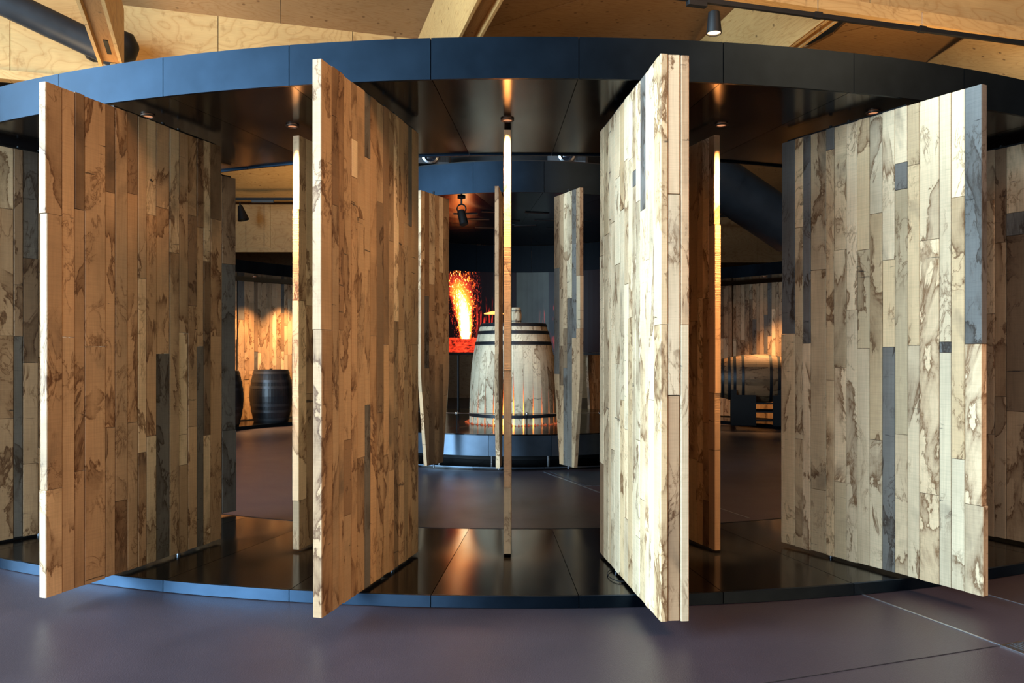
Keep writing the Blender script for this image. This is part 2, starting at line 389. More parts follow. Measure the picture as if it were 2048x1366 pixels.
SPEC = {
'A': ([0, .101, .184, .253, .403, .475, .57, .655, .725, .811, .928, 1.016, 1.101, 1.188, 1.256, 1.328, 1.446], {
  0: ('nnl', [2.164, .666]), 1: ('nn', [1.497]), 2: ('dnn', [2.22, .741]), 3: ('nn', [1.446]), 4: ('dnn', [2.359, .968]), 5: ('nd', [.521]),
  6: ('dnn', [2.383, .983]), 8: ('lnl', [2.28, .886]), 10: ('ln', [2.065]), 11: ('nln', [1.543, .665]), 12: ('ndnn', [2.339, 1.731, .913]),
  13: ('dng', [2.27, 1.455]), 15: ('dnn', [2.351, 1.527])}),
'B': ([0, .125, .2, .26, .356, .429, .528, .608, .697, .798, .875, .959, 1.038, 1.126, 1.203, 1.272, 1.39], {
  0: ('nn', [1.524]), 2: ('dn', [1.528]), 3: ('ndn', [.944, .543]), 1: ('dnn', [2.169]), 4: ('nln', [2.567, 2.363]), 6: ('gng', [2.511, 1.114]),
  7: ('nn', [1.507]), 8: ('ndn', [2.293, 1.059]), 9: ('dnn', [1.457, .8]), 14: ('gnn', [2.231, 1.461]), 12: ('nn', [1.554]), 15: ('nn', [1.463])}),
'C': ([0, .118, .213, .278, .385, .472, .546, .642, .73, .836, .969, 1.071, 1.135, 1.279, 1.395], {
  0: ('nn', [1.547]), 5: ('ngl', [2.416, 2.33]), 2: ('ll', [1.892]), 8: ('nln', [2.249, 1.133]), 10: ('lll', [2.215, .811]), 12: ('nl', [2.165]),
  1: ('ll', [1.168]), 3: ('gln', [2.168, .627])}),
'D': ([0, .101, .179, .25, .371, .448, .532, .617, .707, .796, .878, .972, 1.036, 1.161, 1.225, 1.296, 1.414], {
  0: ('gll', [1.458, .575]), 1: ('lnl', [2.279, .817]), 2: ('lgl', [1.471, 1.411]), 3: ('lll', [2.061, .595]), 4: ('nnl', [2.514, 1.453]),
  5: ('lgnl', [2.543, 2.385, .923]), 6: ('lng', [1.973, 1.445]), 7: ('lnl', [2.268, .874]), 8: ('nnl', [2.054, 1.438]), 9: ('ll', [1.683]),
  10: ('nnln', [2.074, 1.316, .578]), 11: ('gnn', [2.736, 1.233]), 12: ('nnn', [1.961, .504]), 13: ('gl', [1.474]), 14: ('nnn', [2.265, .824]), 15: ('gn', [1.542])})}
pa, _ = stave_panel('big brown stave panel at far left of the open ring, white near edge', (-2.512, 4.318), (-2.066, 5.69), side=1, cols=SPEC['A'][0], spec=SPEC['A'][1])
V, F = join_vf(*[tube_vf([(x0, -.0022, z0), (x1, -.0022, z1)], .0018, 6) for x0, z0, x1, z1 in ((.750, 2.505, .758, 2.496), (.752, 2.494, .760, 2.503), (.764, 2.507, .765, 2.494), (.765, 2.494, .779, 2.490), (.779, 2.490, .770, 2.497))])
link('ink_mark', mk('ink_mark', V, F), MATTE, pa)
stave_panel('tall brown stave panel just left of centre, turned nearly edge on', (-.948, 3.972), (-.622, 5.324), side=1, cols=SPEC['B'][0], spec=SPEC['B'][1])
stave_panel('broad pale stave panel on the right with grey end stave', (2.554, 4.343), (1.881, 5.584), side=-1, cols=SPEC['D'][0], spec=SPEC['D'][1], light=.5)
stave_panel('narrow panel edge standing upright in the middle, lit from above', (-.0066, 5.245), ang=.1, side=1)
stave_panel('slim panel with glowing top edge behind the tall brown panel', (-1.436, 5.38), ang=17.3, side=1)
stave_panel('slim panel with glowing edge right of the thick pale panel', (1.36, 5.36), ang=-17.3, side=-1, th=.044)
stave_panel('shaded stave panel cut off by the left picture border', (-4.04, 5.04), (-3.23, 6.19), side=1,
    cols=[0, .11, .2, .32, .42, .52, .63, .73, .83, .893, .997, 1.09, 1.2, 1.3, 1.4066], spec={8: ('dg', [1.53])})
stave_panel('stave panel showing only a grey strip behind the big brown panel', (-3.075, 5.52), (-2.313, 6.705), side=1,
    cols=[0, .1, .19, .3, .41, .5, .6, .72, .83, .92, 1.03, 1.14, 1.27, 1.409], spec={12: ('dgg', [2.15, .77])})
stave_panel('shaded stave panel cut off by the right picture border', (3.91, 4.96), (3.23, 6.2), side=-1,
    cols=[0, .1, .22, .33, .45, .56, .68, .828, .91, .98, 1.08, 1.2, 1.3, 1.414], spec={6: ('lgdn', [2.40, 2.24, 1.0]), 7: ('dnn', [2.2, 1.1])})
# the thick one: two skins of staves round a core, its end closed by three staves
p, L = stave_panel('thick pale stave panel right of centre with three-stave end', (.728, 3.923), (.584, 5.305), side=-1, cols=SPEC['C'][0], spec=SPEC['C'][1], th=.037, light=.75)
plank(p, .002, .09, 2.19, ZP1, -.099, -.039, 'l'); plank(p, .0, .09, 1.2, 2.188, -.099, -.039, 'l'); plank(p, .004, .09, ZP0+.002, 1.198, -.099, -.039, 'n')
box('core', .095, 1.38, -.1, -.040, ZP0+.02, ZP1-.02, MATTE, p)
q = cols_random(L)
fill(p, q, {0: ('nl', [1.547])}, -.147, -.106, -1, jit=.002)
# closed panels lining the far side of the ring
for a, lab in ((-108, ''), (-120, ''), (-132, ''), (-144, ''), (108, ''), (120, ''), (132, ''), (144, '')):
    c = rp(6.86, a); t = Vector((math.cos(rad(a)), math.sin(rad(a)), 0)); open_ = {-132: 0, -120: 0}.get(a, 0)
    if a > 0: n0, n1 = c-t*.705, c+t*.705
    else: n0, n1 = c-t*.705, c+t*.705
    side = {-108: 'first', -120: 'second', -132: 'third', -144: 'fourth', 108: 'first', 120: 'second', 132: 'third', 144: 'fourth'}[a]
    stave_panel(f'closed stave panel lining the far {"left" if a < 0 else "right"} of the ring, {side} from the near end', n0, n1, side=-1, group='closed stave panels at the far side', fittings=False)
# thin black cable lying under the thick panel
c0 = gp(1262, 1172); c0.z = ZB+.004
tag(tube('loose_cable', [c0+Vector((-.085+.1*math.cos(t*.5)*.6, .12*math.sin(t*.5)-.02*t*.3, .004)) for t in range(11)], .003, MATTE), 'thin black loose cable looped on the plinth beside the thick pale panel', 'cable')

# ------------------------------------------------------------------ recessed downlights in the soffit
def downlight(loc, label, energy, size=.044, cone=20, aim=None, rad_=.02):
    d = thing('recessed_downlight', label, 'downlight', loc, group='round downlights in the black soffit')
    lathe('trim_ring', [(size, 0), (size, -.008), (size*.72, -.010), (size*.70, -.002)], TRIM, d, 28, cap=False)
    lathe('lens', [(.001, -.0035), (size*.70, -.0035), (size*.70, -.0015), (.001, -.0015)], GLOWS, d, 24, cap=False)
    l = lamp('downlight_lamp', 'SPOT', (0, 0, -.02), energy, WARM, aim=aim, spot_size=rad(cone), spot_blend=1.0, shadow_soft_size=rad_)
    l.parent = d; return d
ZL = ZS+.010
downlight((-.03, 5.208, ZL), 'round downlight over the middle panel edge', 1500, aim=(0, .16, -2.5))
downlight((-1.466, 5.345, ZL), 'round downlight over the slim panel behind the tall brown panel', 1500, aim=(.045, .155, -2.5))
downlight((1.393, 5.322, ZL), 'round downlight over the slim panel right of the thick pale panel', 1300, aim=(-.045, .155, -2.5))
downlight((-2.33, 5.12, ZL), 'round downlight half hidden over the big brown panel', 8)
downlight((2.28, 5.05, ZL), 'round downlight half hidden over the broad pale panel', 8)
for a, e, lab in ((-126.5, 330, 'small far downlight over the left dark cask'), (-134.5, 330, 'small far downlight over the wall left of the dark casks'), (-119, 330, 'small far downlight over the wall right of the dark casks'), (128.0, 380, 'small far downlight above the lying cask')):
    downlight(rp(6.42 if a < 0 else 6.2, a, ZL), lab, e, size=.05, cone=84, rad_=.05)

# ------------------------------------------------------------------ casks
OAKP = OAK
def cask(name, label, loc, prof, n, tone, hoops, stave_col, gap0=.0, gap1=.0, z_gap=1.0, head=None, cat='cask', group=None, rot=None, th=.03, hoopw=.048, hoopm=None):
    # prof: list of (radius, height). Every stave is a curved board of its own; hoops are bands round them
    c = thing(name, label, cat, loc, group=group)
    if rot: c.rotation_euler = rot
    def rr(z):
        for (r0, z0), (r1, z1) in zip(prof[:-1], prof[1:]):
            if z0 <= z <= z1: return r0+(r1-r0)*(z-z0)/(z1-z0)
        return prof[-1][0]
    z0, z1 = prof[0][1], prof[-1][1]; zs = [z0+(z1-z0)*i/10 for i in range(11)]
    V = []
    for z in zs:
        r = rr(z); g = gap0+(gap1-gap0)*max(0, 1-(z-z0)/(z_gap*(z1-z0)))
        hw = math.pi/n*(1-g)
        for rad_, s in ((r, -1), (r, 0), (r, 1), (r-th, 1), (r-th, -1)):
            V.append((rad_*math.cos(s*hw)/(1 if s == 0 else 1), rad_*math.sin(s*hw), z))
    F = [(0, 1, 2, 3, 4), tuple(range(len(V)-5, len(V)))]
    for i in range(10):
        for q in range(5):
            p_ = (q+1) % 5; F.append((5*i+q, 5*i+p_, 5*i+5+p_, 5*i+5+q))
    me = mk('stave', V, F)
    for k in range(n):
        o = link('stave', me, tone, c, rz=2*math.pi*(k+.5)/n); o.color = stave_col(k)
    for h in hoops:
        lathe('hoop', [(rr(h-hoopw/2)+.001, h-hoopw/2), (rr(h-hoopw/2)+.006, h-hoopw/2), (rr(h+hoopw/2)+.006, h+hoopw/2), (rr(h+hoopw/2)+.001, h+hoopw/2)], hoopm or HOOP, c, 48, cap=False)
    for hz in (head or ()):
        lathe('head', [(.001, hz-.012), (rr(hz)-th*.6, hz-.012), (rr(hz)-th*.6, hz+.012), (.001, hz+.012)], tone, c, 32, cap=False).color = stave_col(0)
    return c
CASKY = 11.72
def pale(k): f = R.uniform(.85, 1.12); return (.68*f, .57*f, .40*f, 1)
big = cask('open_cask', 'big pale half-built cask standing on the round black stage, fire showing between its staves', (.02, CASKY, .41),
     [(.645, 0), (.643, .25), (.628, .65), (.60, .92), (.56, 1.13), (.515, 1.32), (.475, 1.44)], 28, OAK, [.125, 1.15, 1.305, 1.415], pale, .012, .17, .55)
lathe('cask_lid', [(.001, 1.41), (.455, 1.41), (.455, 1.425), (.001, 1.425)], OAK, big, 32, cap=False).color = (.2, .17, .13, 1)
# fire inside it
s = NT('fire'); co = s.n('TexCoord').outputs['Object']; z = s.n('SeparateXYZ', {0: co}).outputs[2]
zz = s.math('ADD', z, s.math('MULTIPLY_ADD', s.noise(co, 9, 3), .3, -.15))
s.out(**{'Base Color': rgb(0, 0, 0), 'Emission Color': s.ramp(zz, [(0.0, rgb(1, .36, .07)), (.35, rgb(1, .15, .02)), (.8, rgb(.55, .05, .008)), (1.0, rgb(.1, .005, .001))]), 'Emission Strength': s.ramp(zz, [(0.0, 5.0), (.3, 2.0), (.6, .45), (.8, .05)])})
FIRE = s.m
V, F = [], []
for i in range(9):
    zi = i/8*1.15
    for k in range(40):
        r = (.53-.30*(i/8)**1.5)*(1+.08*math.sin(k*5+i))
        V.append((r*math.cos(2*math.pi*k/40), r*math.sin(2*math.pi*k/40), zi+(.08*math.sin(k*3.1) if i else 0)))
for i in range(8):
    for k in range(40): F.append((i*40+k, i*40+(k+1) % 40, i*40+40+(k+1) % 40, i*40+40+k))
F.append(tuple(range(320, 360)))
tag(link('cask_fire', mk('cask_fire', V, F, True), FIRE, None, (.02, CASKY, .412)), 'orange fire burning inside the half-built pale cask', 'fire')
lamp('fire_lamp', 'POINT', (.02, CASKY, .75), 8, (1, .35, .08), shadow_soft_size=.15)
V, F = [], []
for k in range(90):
    a = 2*math.pi*k/90; r = .675+R.uniform(-.006, .03); h = R.uniform(.012, .035); w = .014
    n_ = len(V); cx_, cy_ = r*math.cos(a), r*math.sin(a)
    V += [(cx_-w, cy_-w, 0), (cx_+w, cy_-w, 0), (cx_+w, cy_+w, 0), (cx_-w, cy_+w, 0), (cx_, cy_, h)]
    F += [(n_, n_+1, n_+4), (n_+1, n_+2, n_+4), (n_+2, n_+3, n_+4), (n_+3, n_, n_+4), (n_, n_+1, n_+2, n_+3)]
tag(link('embers', mk('embers', V, F), emit('ember', (1, .16, .03), .22), None, (.02, CASKY, .412)), 'ring of glowing embers round the foot of the pale cask', 'embers', kind='stuff')
# small keg standing on the big cask
cask('small_keg', 'small pale keg standing on top of the big half-built cask', (.06, CASKY-.15, .41+1.427), [(.066, 0), (.078, .10), (.078, .14), (.062, .24)], 14, OAK, [.045, .19], lambda k: (.7, .55, .36, 1), head=(.225,), th=.01, hoopw=.014)
disc = thing('hanging_lamp', 'flat glowing orange disc lamp hanging behind the big cask', 'lamp', (-.28, 12.3, 2.02))
lathe('shade', [(.001, .03), (.15, .0), (.15, .012), (.03, .045), (.001, .045)], emit('orange_shade', (1, .30, .07), 1.6), disc, 32, cap=False)
tube('cord', [(-.28+.28, 0, .04), (0, 0, 1.33)], .003, MATTE, disc, 6)

BARK = mat_steel('black_stained_oak', (.012, .013, .016), .38, .5)
def blk(k): return (.03, .03, .03, 1)
HG = [(.33, 0), (.375, .18), (.405, .4), (.412, .52), (.405, .64), (.375, .86), (.33, 1.03)]
for a, r_, lab in ((-129.0, 6.27, 'black cask standing on the far plinth before the glowing staves'), (-117.8, 6.22, 'black cask on the far plinth half hidden by the grey panel strip')):
    cask('black_cask', lab, rp(r_, a, ZB), HG, 22, BARK, [.06, .22, .34, .69, .81, .97], blk, head=(.99,), group='black casks on the far plinth', hoopw=.05, hoopm=HOOPL)

# lying cask on its stand, right gap
YB = 15.35; XB = (1512-1024)/FPX*YB; ZC = EYE+(HOR-757)/FPX*YB
lc = cask('lying_cask', 'weathered brown cask lying on a dark stand in the far right of the ring', (XB, YB, ZC),
     [(.36, -.68), (.41, -.5), (.455, -.22), (.465, 0), (.455, .22), (.41, .5), (.36, .68)], 24, OAK, [-.62, -.5, -.40, -.25, .25, .40, .5, .62], lambda k: (.30, .17, .085, 1) if k % 3 else (.20, .12, .06, 1), head=(-.63, .63), rot=(0, rad(90), rad(-14)), hoopw=.05)
lathe('bung', [(.001, -.012), (.035, -.012), (.03, .012), (.001, .012)], MATTE, lc, 16, cap=False, loc=(-.462, 0, -.06)).rotation_euler = (0, rad(90), 0)
st = thing('cask_stand', 'dark cradle stand carrying the lying cask at far right', 'stand', (XB, YB, 0), rad(-14))
for x in (-.42, .42):
    V, F = [], []
    prof_ = [(-.42, ZB), (.42, ZB), (.42, ZC-.20)]+[(.44*math.sin(t), ZC-.44*math.cos(t)) for t in [rad(q) for q in range(60, -61, -15)]]+[(-.42, ZC-.20)]
    k = len(prof_); V = [(x-.05, y, z) for y, z in prof_]+[(x+.05, y, z) for y, z in prof_]
    F = [tuple(range(k)), tuple(range(k, 2*k))]+[(i, (i+1) % k, k+(i+1) % k, k+i) for i in range(k)]
    link('cradle', mk('cradle', V, F), MATTE, st)
box('front_board', -.47, -.02, -.43, -.40, ZB, ZC-.30, MATTE, st); box('front_board', .28, .47, -.43, -.40, ZB, ZC-.30, MATTE, st)
for z in (ZB+.1, ZB+.26, ZB+.42): box('cross_rail', -.4, .4, -.42, -.37, z-.015, z+.015, MATTE, st)
box('cross_rail', -.4, .4, .37, .42, ZB+.2, ZB+.26, MATTE, st)

# ------------------------------------------------------------------ inner pod: stage, panels, canopy, screen
PX, PY, PR = .10, 12.40, 2.75
pod = thing('pod_canopy', 'small black ring canopy over the cask exhibit in the middle', 'canopy', (PX, PY, 0))
NP = 20; DP = 2*math.pi/NP; PP = rad(-12.0)
m1 = arc_me('fascia_panel', PR-.02, PR, 3.36, 3.735, .001, DP-.001, 14); m2 = mk('soffit_panel', *arc_vf(.3, PR-.021, 3.372, 3.39, .001, DP-.001, 5))
for k in range(NP):
    link('fascia_panel', m1, BLACK, pod, rz=PP+k*DP); link('soffit_panel', m2, SOFFIT, pod, rz=PP+k*DP)
lathe('soffit_disc', [(.001, 3.371), (.3, 3.371), (.3, 3.39), (.001, 3.39)], SOFFIT, pod, 24, cap=False)
lathe('roof_sheet', [(.001, 3.66), (PR-.03, 3.66), (PR-.03, 3.68), (.001, 3.68)], MATTE, pod, 60, cap=False)
me = mk('ceiling_slot', *box_vf(-.17, .17, -.03, .03, 3.362, 3.370))
for x, y in ((-.75, -1.2), (-.35, -1.35), (.25, -1.3), (.75, -1.25), (-.6, -.75), (-.15, -.65), (.4, -.7), (.9, -.6), (.1, -.2), (.6, .1), (-.5, 0)):
    link('ceiling_slot', me, MATTE, pod, (x, y, 0), R.uniform(-.3, .3))
lathe('upper_drum', [(1.85, 3.68), (1.85, 4.15), (.001, 4.15)], MATTE, pod, 60, cap=False)
stg = thing('round_stage', 'round blue-black steel stage under the pale cask', 'stage', (PX, PY, 0))
m1 = arc_me('skirt_panel', 2.48, 2.50, .14, .395, .001, DP-.001, 14); m2 = mk('deck_panel', *arc_vf(.02, 2.49, .396, .41, .0008, DP-.0008, 5))
for k in range(NP):
    link('skirt_panel', m1, SKIRT, stg, rz=PP+rad(3)+k*DP); link('deck_panel', m2, DECK, stg, rz=PP+rad(3)+k*DP)
me = mk('foot', *lathe_vf([(.014, .04), (.014, .15)], 10))
for k in range(NP): a = PP+rad(3)+k*DP; link('foot', me, CHROME, stg, (2.3*math.sin(a), -2.3*math.cos(a), 0))
lathe('under_drum', [(2.1, .04), (2.1, .39)], MATTE, stg, 60, cap=False)
m1 = mk('base_panel', *arc_vf(2.0, PR+.0, .003, .038, .001, DP-.001, 5))
for k in range(NP): link('base_panel', m1, DECK, stg, rz=PP+k*DP)
m1 = arc_me('edge_highlight', PR+.0005, PR+.004, .024, .038, .001, DP-.001, 10)  # paler strip added to draw the highlight along the base edge
for k in range(NP): link('edge_highlight', m1, SKIRT, stg, rz=PP+k*DP)
def clip(poly, a, b, c):                     # keep a*x+b*z<=c
    out = []
    for i in range(len(poly)):
        p, q = poly[i], poly[(i+1) % len(poly)]; fp, fq = a*p[0]+b*p[1]-c, a*q[0]+b*q[1]-c
        if fp <= 0: out.append(p)
        if fp*fq < 0: t = fp/(fp-fq); out.append((p[0]+(q[0]-p[0])*t, p[1]+(q[1]-p[1])*t))
    return out
def pod_panel(label, near, far, side, kinds=None, L=.63):
    near, far = Vector(near), Vector(far); d = (far-near).normalized()
    p = thing('tapered_panel', label, 'panel', (near.x, near.y, 0), math.atan2(d.y, d.x), 'tapered stave panels round the stage')
    cols = cols_random(L, .075, .125); ya, yb = (0, .045) if side > 0 else (-.045, 0)
    z0, zk, z1, w = .075, 1.16, 3.33, .135
    for i in range(len(cols)-1):
        z = z1; zs = [z1]
        while z > .7: z -= R.uniform(.45, 1.3); zs.append(max(z, z0))
        if zs[-1] > z0: zs[-1] = z0
        for a_, b_ in zip(zs[:-1], zs[1:]):
            poly = [(cols[i]+.001, b_+.001), (cols[i+1]-.001, b_+.001), (cols[i+1]-.001, a_-.001), (cols[i]+.001, a_-.001)]
            k_ = w/(zk-z0)
            poly = clip(poly, -1, -k_, -(k_*zk)); poly = clip(poly, 1, -k_, L-k_*zk)
            if len(poly) < 3: continue
            cx = sum(q[0] for q in poly)/len(poly); cz = sum(q[1] for q in poly)/len(poly); n = len(poly)
            V = [(x-cx, ya, z-cz) for x, z in poly]+[(x-cx, yb, z-cz) for x, z in poly]
            F = [tuple(range(n)), tuple(range(n, 2*n))]+[(j, (j+1) % n, n+(j+1) % n, n+j) for j in range(n)]
            o = link('plank', mk('plank', V, F), OAK, p, (cx, R.uniform(-.002, .002), cz)); o.color = tint((kinds or rand_kind)())
    lathe('pivot_pin', [(.012, 0), (.012, .045)], PIN, p, 10, (L*.5, (ya+yb)/2, .036)); lathe('pivot_pin', [(.012, 0), (.012, .05)], MATTE, p, 10, (L*.5, (ya+yb)/2, 3.32))
    return p
gk = lambda: R.choice('nnlggd')
pod_panel('tapered stave panel left of the pale cask, mostly behind the tall brown panel', (-1.07, 9.386), (-.789, 9.94), 1)
pod_panel('tapered stave panel seen edge on before the pale cask', (-.154, 9.155), (-.11, 9.78), 1)
pod_panel('tapered grey and pale stave panel right of the pale cask', (.785, 9.236), (.515, 9.81), -1, gk)
def prp(r, a): return Vector((PX+r*math.sin(rad(a)), PY-r*math.cos(rad(a)), 0))
for a, lab in ((-36, 'tapered panel on the left flank of the stage'), (26.5, 'tapered panel on the right flank of the stage'), (150, 'tapered panel behind the stage at right'), (166, 'tapered panel behind the stage, right of middle'), (180, 'tapered panel straight behind the stage'), (-166, 'tapered panel behind the stage, left of middle'), (-150, 'tapered panel behind the stage at left')):
    c = prp(2.9, a); dd = Vector((-math.sin(rad(a*1.3)), math.cos(rad(a*1.3)), 0)) if abs(a) < 90 else Vector((-math.sin(rad(a)), math.cos(rad(a)), 0))
    pod_panel(lab, (c-dd*.31)[:2], (c+dd*.31)[:2], 1 if a < 0 else -1)

# curved screen behind the cask with the projected fire
s = NT('fire_projection'); co = s.n('TexCoord').outputs['Object']; sp = s.n('SeparateXYZ', {0: co}); x, z = sp.outputs[0], sp.outputs[2]
v2 = s.n('CombineXYZ', {0: x, 1: 0.0, 2: z}).outputs[0]
# flame column: foot at (-.94,1.70), leaning left as it rises
zr = s.math('SUBTRACT', z, 1.70)
wob = s.math('MULTIPLY_ADD', s.noise(v2, 5.0, 4, .6), .22, -.11)
xc = s.math('MULTIPLY_ADD', s.math('MULTIPLY', zr, zr), -.13, -.93)
dx = s.math('ABSOLUTE', s.math('SUBTRACT', s.math('ADD', x, s.math('MULTIPLY', wob, zr)), xc))
wd_ = s.math('MULTIPLY_ADD', zr, .16, .10)
core = s.math('SUBTRACT', 1.0, s.math('DIVIDE', dx, wd_))
up = s.math('SUBTRACT', 1.0, s.math('DIVIDE', zr, 1.15))
hot = s.math('MULTIPLY', s.math('MAXIMUM', core, 0.0), s.math('MAXIMUM', up, 0.0))
hot = s.math('MULTIPLY', hot, s.math('GREATER_THAN', zr, -.02))
spark = s.noise(s.vmath('MULTIPLY', v2, (1, 1, .35)), 48, 2, .6, 1.2)
sparkm = s.ramp(spark, [(.56, 0.0), (.66, 1.0)])
halo = s.math('MULTIPLY', s.math('MAXIMUM', s.math('SUBTRACT', 1.0, s.math('DIVIDE', dx, s.math('MULTIPLY_ADD', zr, .22, .20))), 0.0), s.math('GREATER_THAN', zr, -.02))
val = s.math('ADD', s.math('MULTIPLY', hot, 1.25), s.math('MULTIPLY', s.math('MULTIPLY', sparkm, halo), .55))
fc = s.ramp(val, [(0.0, rgb(.0006, .0002, .0002)), (.10, rgb(.10, .006, .003)), (.32, rgb(.75, .12, .01)), (.60, rgb(1, .62, .16)), (.9, rgb(1, .95, .7))])
# glowing ground
gx = s.math('SUBTRACT', 1.0, s.math('DIVIDE', s.math('ABSOLUTE', s.math('SUBTRACT', x, -.95)), .75))
gnd = s.math('MULTIPLY', s.math('MAXIMUM', gx, 0.0), s.math('LESS_THAN', zr, .0))
gn = s.math('MULTIPLY', gnd, s.ramp(s.noise(s.vmath('MULTIPLY', v2, (1, 1, 2.2)), 11, 4, .7), [(.36, .0), (.72, 1.0)]))
fc = s.mix(1.0, fc, s.mix(gn, rgb(0, 0, 0), rgb(.45, .022, .006)), 'ADD')
# dim red streaks of falling sparks further round
st1 = s.ramp(s.noise(s.vmath('MULTIPLY', v2, (1, 1, .10)), 17, 3, .6), [(.54, 0.0), (.66, 1.0)])
m1 = s.math('MULTIPLY', s.ramp(s.math('ABSOLUTE', s.math('SUBTRACT', x, -.55)), [(.0, 1.0), (.26, 0.0)]), s.ramp(s.math('MULTIPLY', s.math('ABSOLUTE', s.math('SUBTRACT', z, 1.95)), 1.0), [(.1, 1.0), (.5, 0.0)]))
m2_ = s.math('MULTIPLY', s.ramp(s.math('ABSOLUTE', s.math('SUBTRACT', x, .72)), [(.0, 1.0), (.34, 0.0)]), s.ramp(s.math('ABSOLUTE', s.math('SUBTRACT', z, 1.85)), [(.1, 1.0), (.55, 0.0)]))
fc = s.mix(1.0, fc, s.mix(s.math('MULTIPLY', st1, s.math('MAXIMUM', m1, m2_)), rgb(0, 0, 0), rgb(.22, .010, .005)), 'ADD')
# pale patch right of the middle: a window reflection painted as glow
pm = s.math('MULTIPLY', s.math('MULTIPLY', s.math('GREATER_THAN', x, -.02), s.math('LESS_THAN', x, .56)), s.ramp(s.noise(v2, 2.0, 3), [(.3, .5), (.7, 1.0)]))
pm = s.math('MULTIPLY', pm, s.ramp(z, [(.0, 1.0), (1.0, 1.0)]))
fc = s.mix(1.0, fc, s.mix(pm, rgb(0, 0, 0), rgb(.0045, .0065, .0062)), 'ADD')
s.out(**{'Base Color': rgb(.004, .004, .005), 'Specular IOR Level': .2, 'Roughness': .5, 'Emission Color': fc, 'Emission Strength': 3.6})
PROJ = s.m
scr = thing('curved_screen', 'dark curved projection screen behind the cask showing a column of fire', 'screen', (PX, PY, 0))
RS = 2.10
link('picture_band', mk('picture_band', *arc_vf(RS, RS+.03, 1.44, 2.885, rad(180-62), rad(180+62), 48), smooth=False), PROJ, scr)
for k in range(9):
    a = 180-62+k*124/9; link('upper_panel', mk('upper_panel', *arc_vf(RS, RS+.03, 2.887, 3.368, rad(a)+.001, rad(a+124/9)-.001, 6)), NAVY, scr)
link('lower_rail', mk('lower_rail', *arc_vf(RS-.01, RS+.04, 1.39, 1.438, rad(180-62), rad(180+62), 48)), MATTE, scr)
for a in (122, 150, 180, 210, 238):
    x, y = (RS+.015)*math.sin(rad(a)), -(RS+.015)*math.cos(rad(a)); tube('post', [(x, y, .41), (x, y, 1.395)], .02, MATTE, scr, 8)
# steel cable barrier in front of the stage edge
cb = thing('cable_barrier', 'thin steel cable barrier running round the edge of the stage', 'barrier', (PX, PY, 0))
tube('cable', [(2.45*math.sin(rad(a)), -2.45*math.cos(rad(a)), .66) for a in range(-70, 71, 4)], .005, CHROME, cb, 6)
for a in (-56, -36.5, -19, 2, 24.5, 45):
    x, y = 2.45*math.sin(rad(a)), -2.45*math.cos(rad(a))
    lathe('clamp', [(.004, -.022), (.018, -.014), (.022, 0), (.018, .014), (.004, .022)], CHROME, cb, 12, (x, y, .66)); tube('post', [(x, y, .41), (x, y, .65)], .006, MATTE, cb, 6)
# gimbal spotlight under the pod soffit
P0 = pt(923, 420, 9.99)
gs = thing('gimbal_spotlight', 'small black gimbal spotlight hanging from the pod soffit', 'spotlight', (P0.x, P0.y, 3.37))
lathe('base', [(.05, 0), (.05, -.02), (.012, -.03), (.012, -.1)], MATTE, gs, 16)
V, F = tube_vf([(.055*math.cos(t), 0, -.15+.055*math.sin(t)) for t in [2*math.pi*i/20 for i in range(21)]], .01, 6); link('yoke', mk('yoke', V, F), MATTE, gs)
o = lathe('housing', [(.045, .08), (.05, .06), (.055, -.1), (.045, -.11)], MATTE, gs, 20, (.01, 0, -.25)); o.rotation_euler = (rad(-12), rad(-14), 0)
# the stage's own show lights under the pod soffit, on the cask
l = lamp('show_lamp', 'SPOT', (P0.x+.02, P0.y, 3.02), 160, (.82, .93, 1.0), aim=(.05, CASKY-.5, 1.0), spot_size=rad(34), spot_blend=.7, shadow_soft_size=.04)
# projectors on the pod roof
def projector(label, loc, rz):
    p = thing('projector', label, 'projector', loc, rz, 'projectors on the pod roof')
    box('casing', -.30, .20, -.22, .22, .03, .30, GREYPL, p, b=.03)
    lathe('lens_ring', [(.082, 0), (.100, .0), (.105, .03), (.082, .04)], CHROME, p, 32, (-.06, -.225, .125), cap=False).rotation_euler = (rad(90), 0, 0)
    lathe('lens', [(.001, .03), (.03, .028), (.055, .01), (.080, .0), (.080, -.02)], LENS, p, 28, (-.06, -.225, .125), cap=False).rotation_euler = (rad(90), 0, 0)
    me = mk('vent_slat', *box_vf(-.003, .003, -.004, .004, .05, .21))
    for i in range(12): link('vent_slat', me, MATTE, p, (.055+i*.011, -.2215, 0))
    for x in (-.24, .15): lathe('foot', [(.015, 0), (.015, .031)], MATTE, p, 10, (x, -.15, 0))
    return p
pj = pt(858, 318, 9.95); projector('grey projector on the pod roof left of the middle panel edge', (pj.x+.05, 10.2, 3.753), rad(6))
pj = pt(1138, 312, 9.9); projector('dark projector on the pod roof right of the middle panel edge', (pj.x+.05, 10.15, 3.753), rad(-4))
sh = thing('projector_shelf', 'narrow steel shelf under the projectors on the pod roof', 'shelf', (PX, PY, 0))
link('board', mk('board', *arc_vf(1.87, PR-.02, 3.737, 3.744, rad(-45), rad(45), 24)), MATTE, sh); link('lip', mk('lip', *arc_vf(PR-.04, PR-.02, 3.744, 3.752, rad(-45), rad(45), 24)), MATTE, sh)

# ------------------------------------------------------------------ timber roof
roof = thing('timber_roof', 'folded plywood ceiling boards between the roof beams', 'ceiling')
def facet(P3, poly, mat, grain=None, split=None):
    pts = [plane_hit(P3, *q) for q in poly]
    return prism('ply_panel', pts, .03, mat, roof, grain)
def P(*a): return tuple(pt(*a))
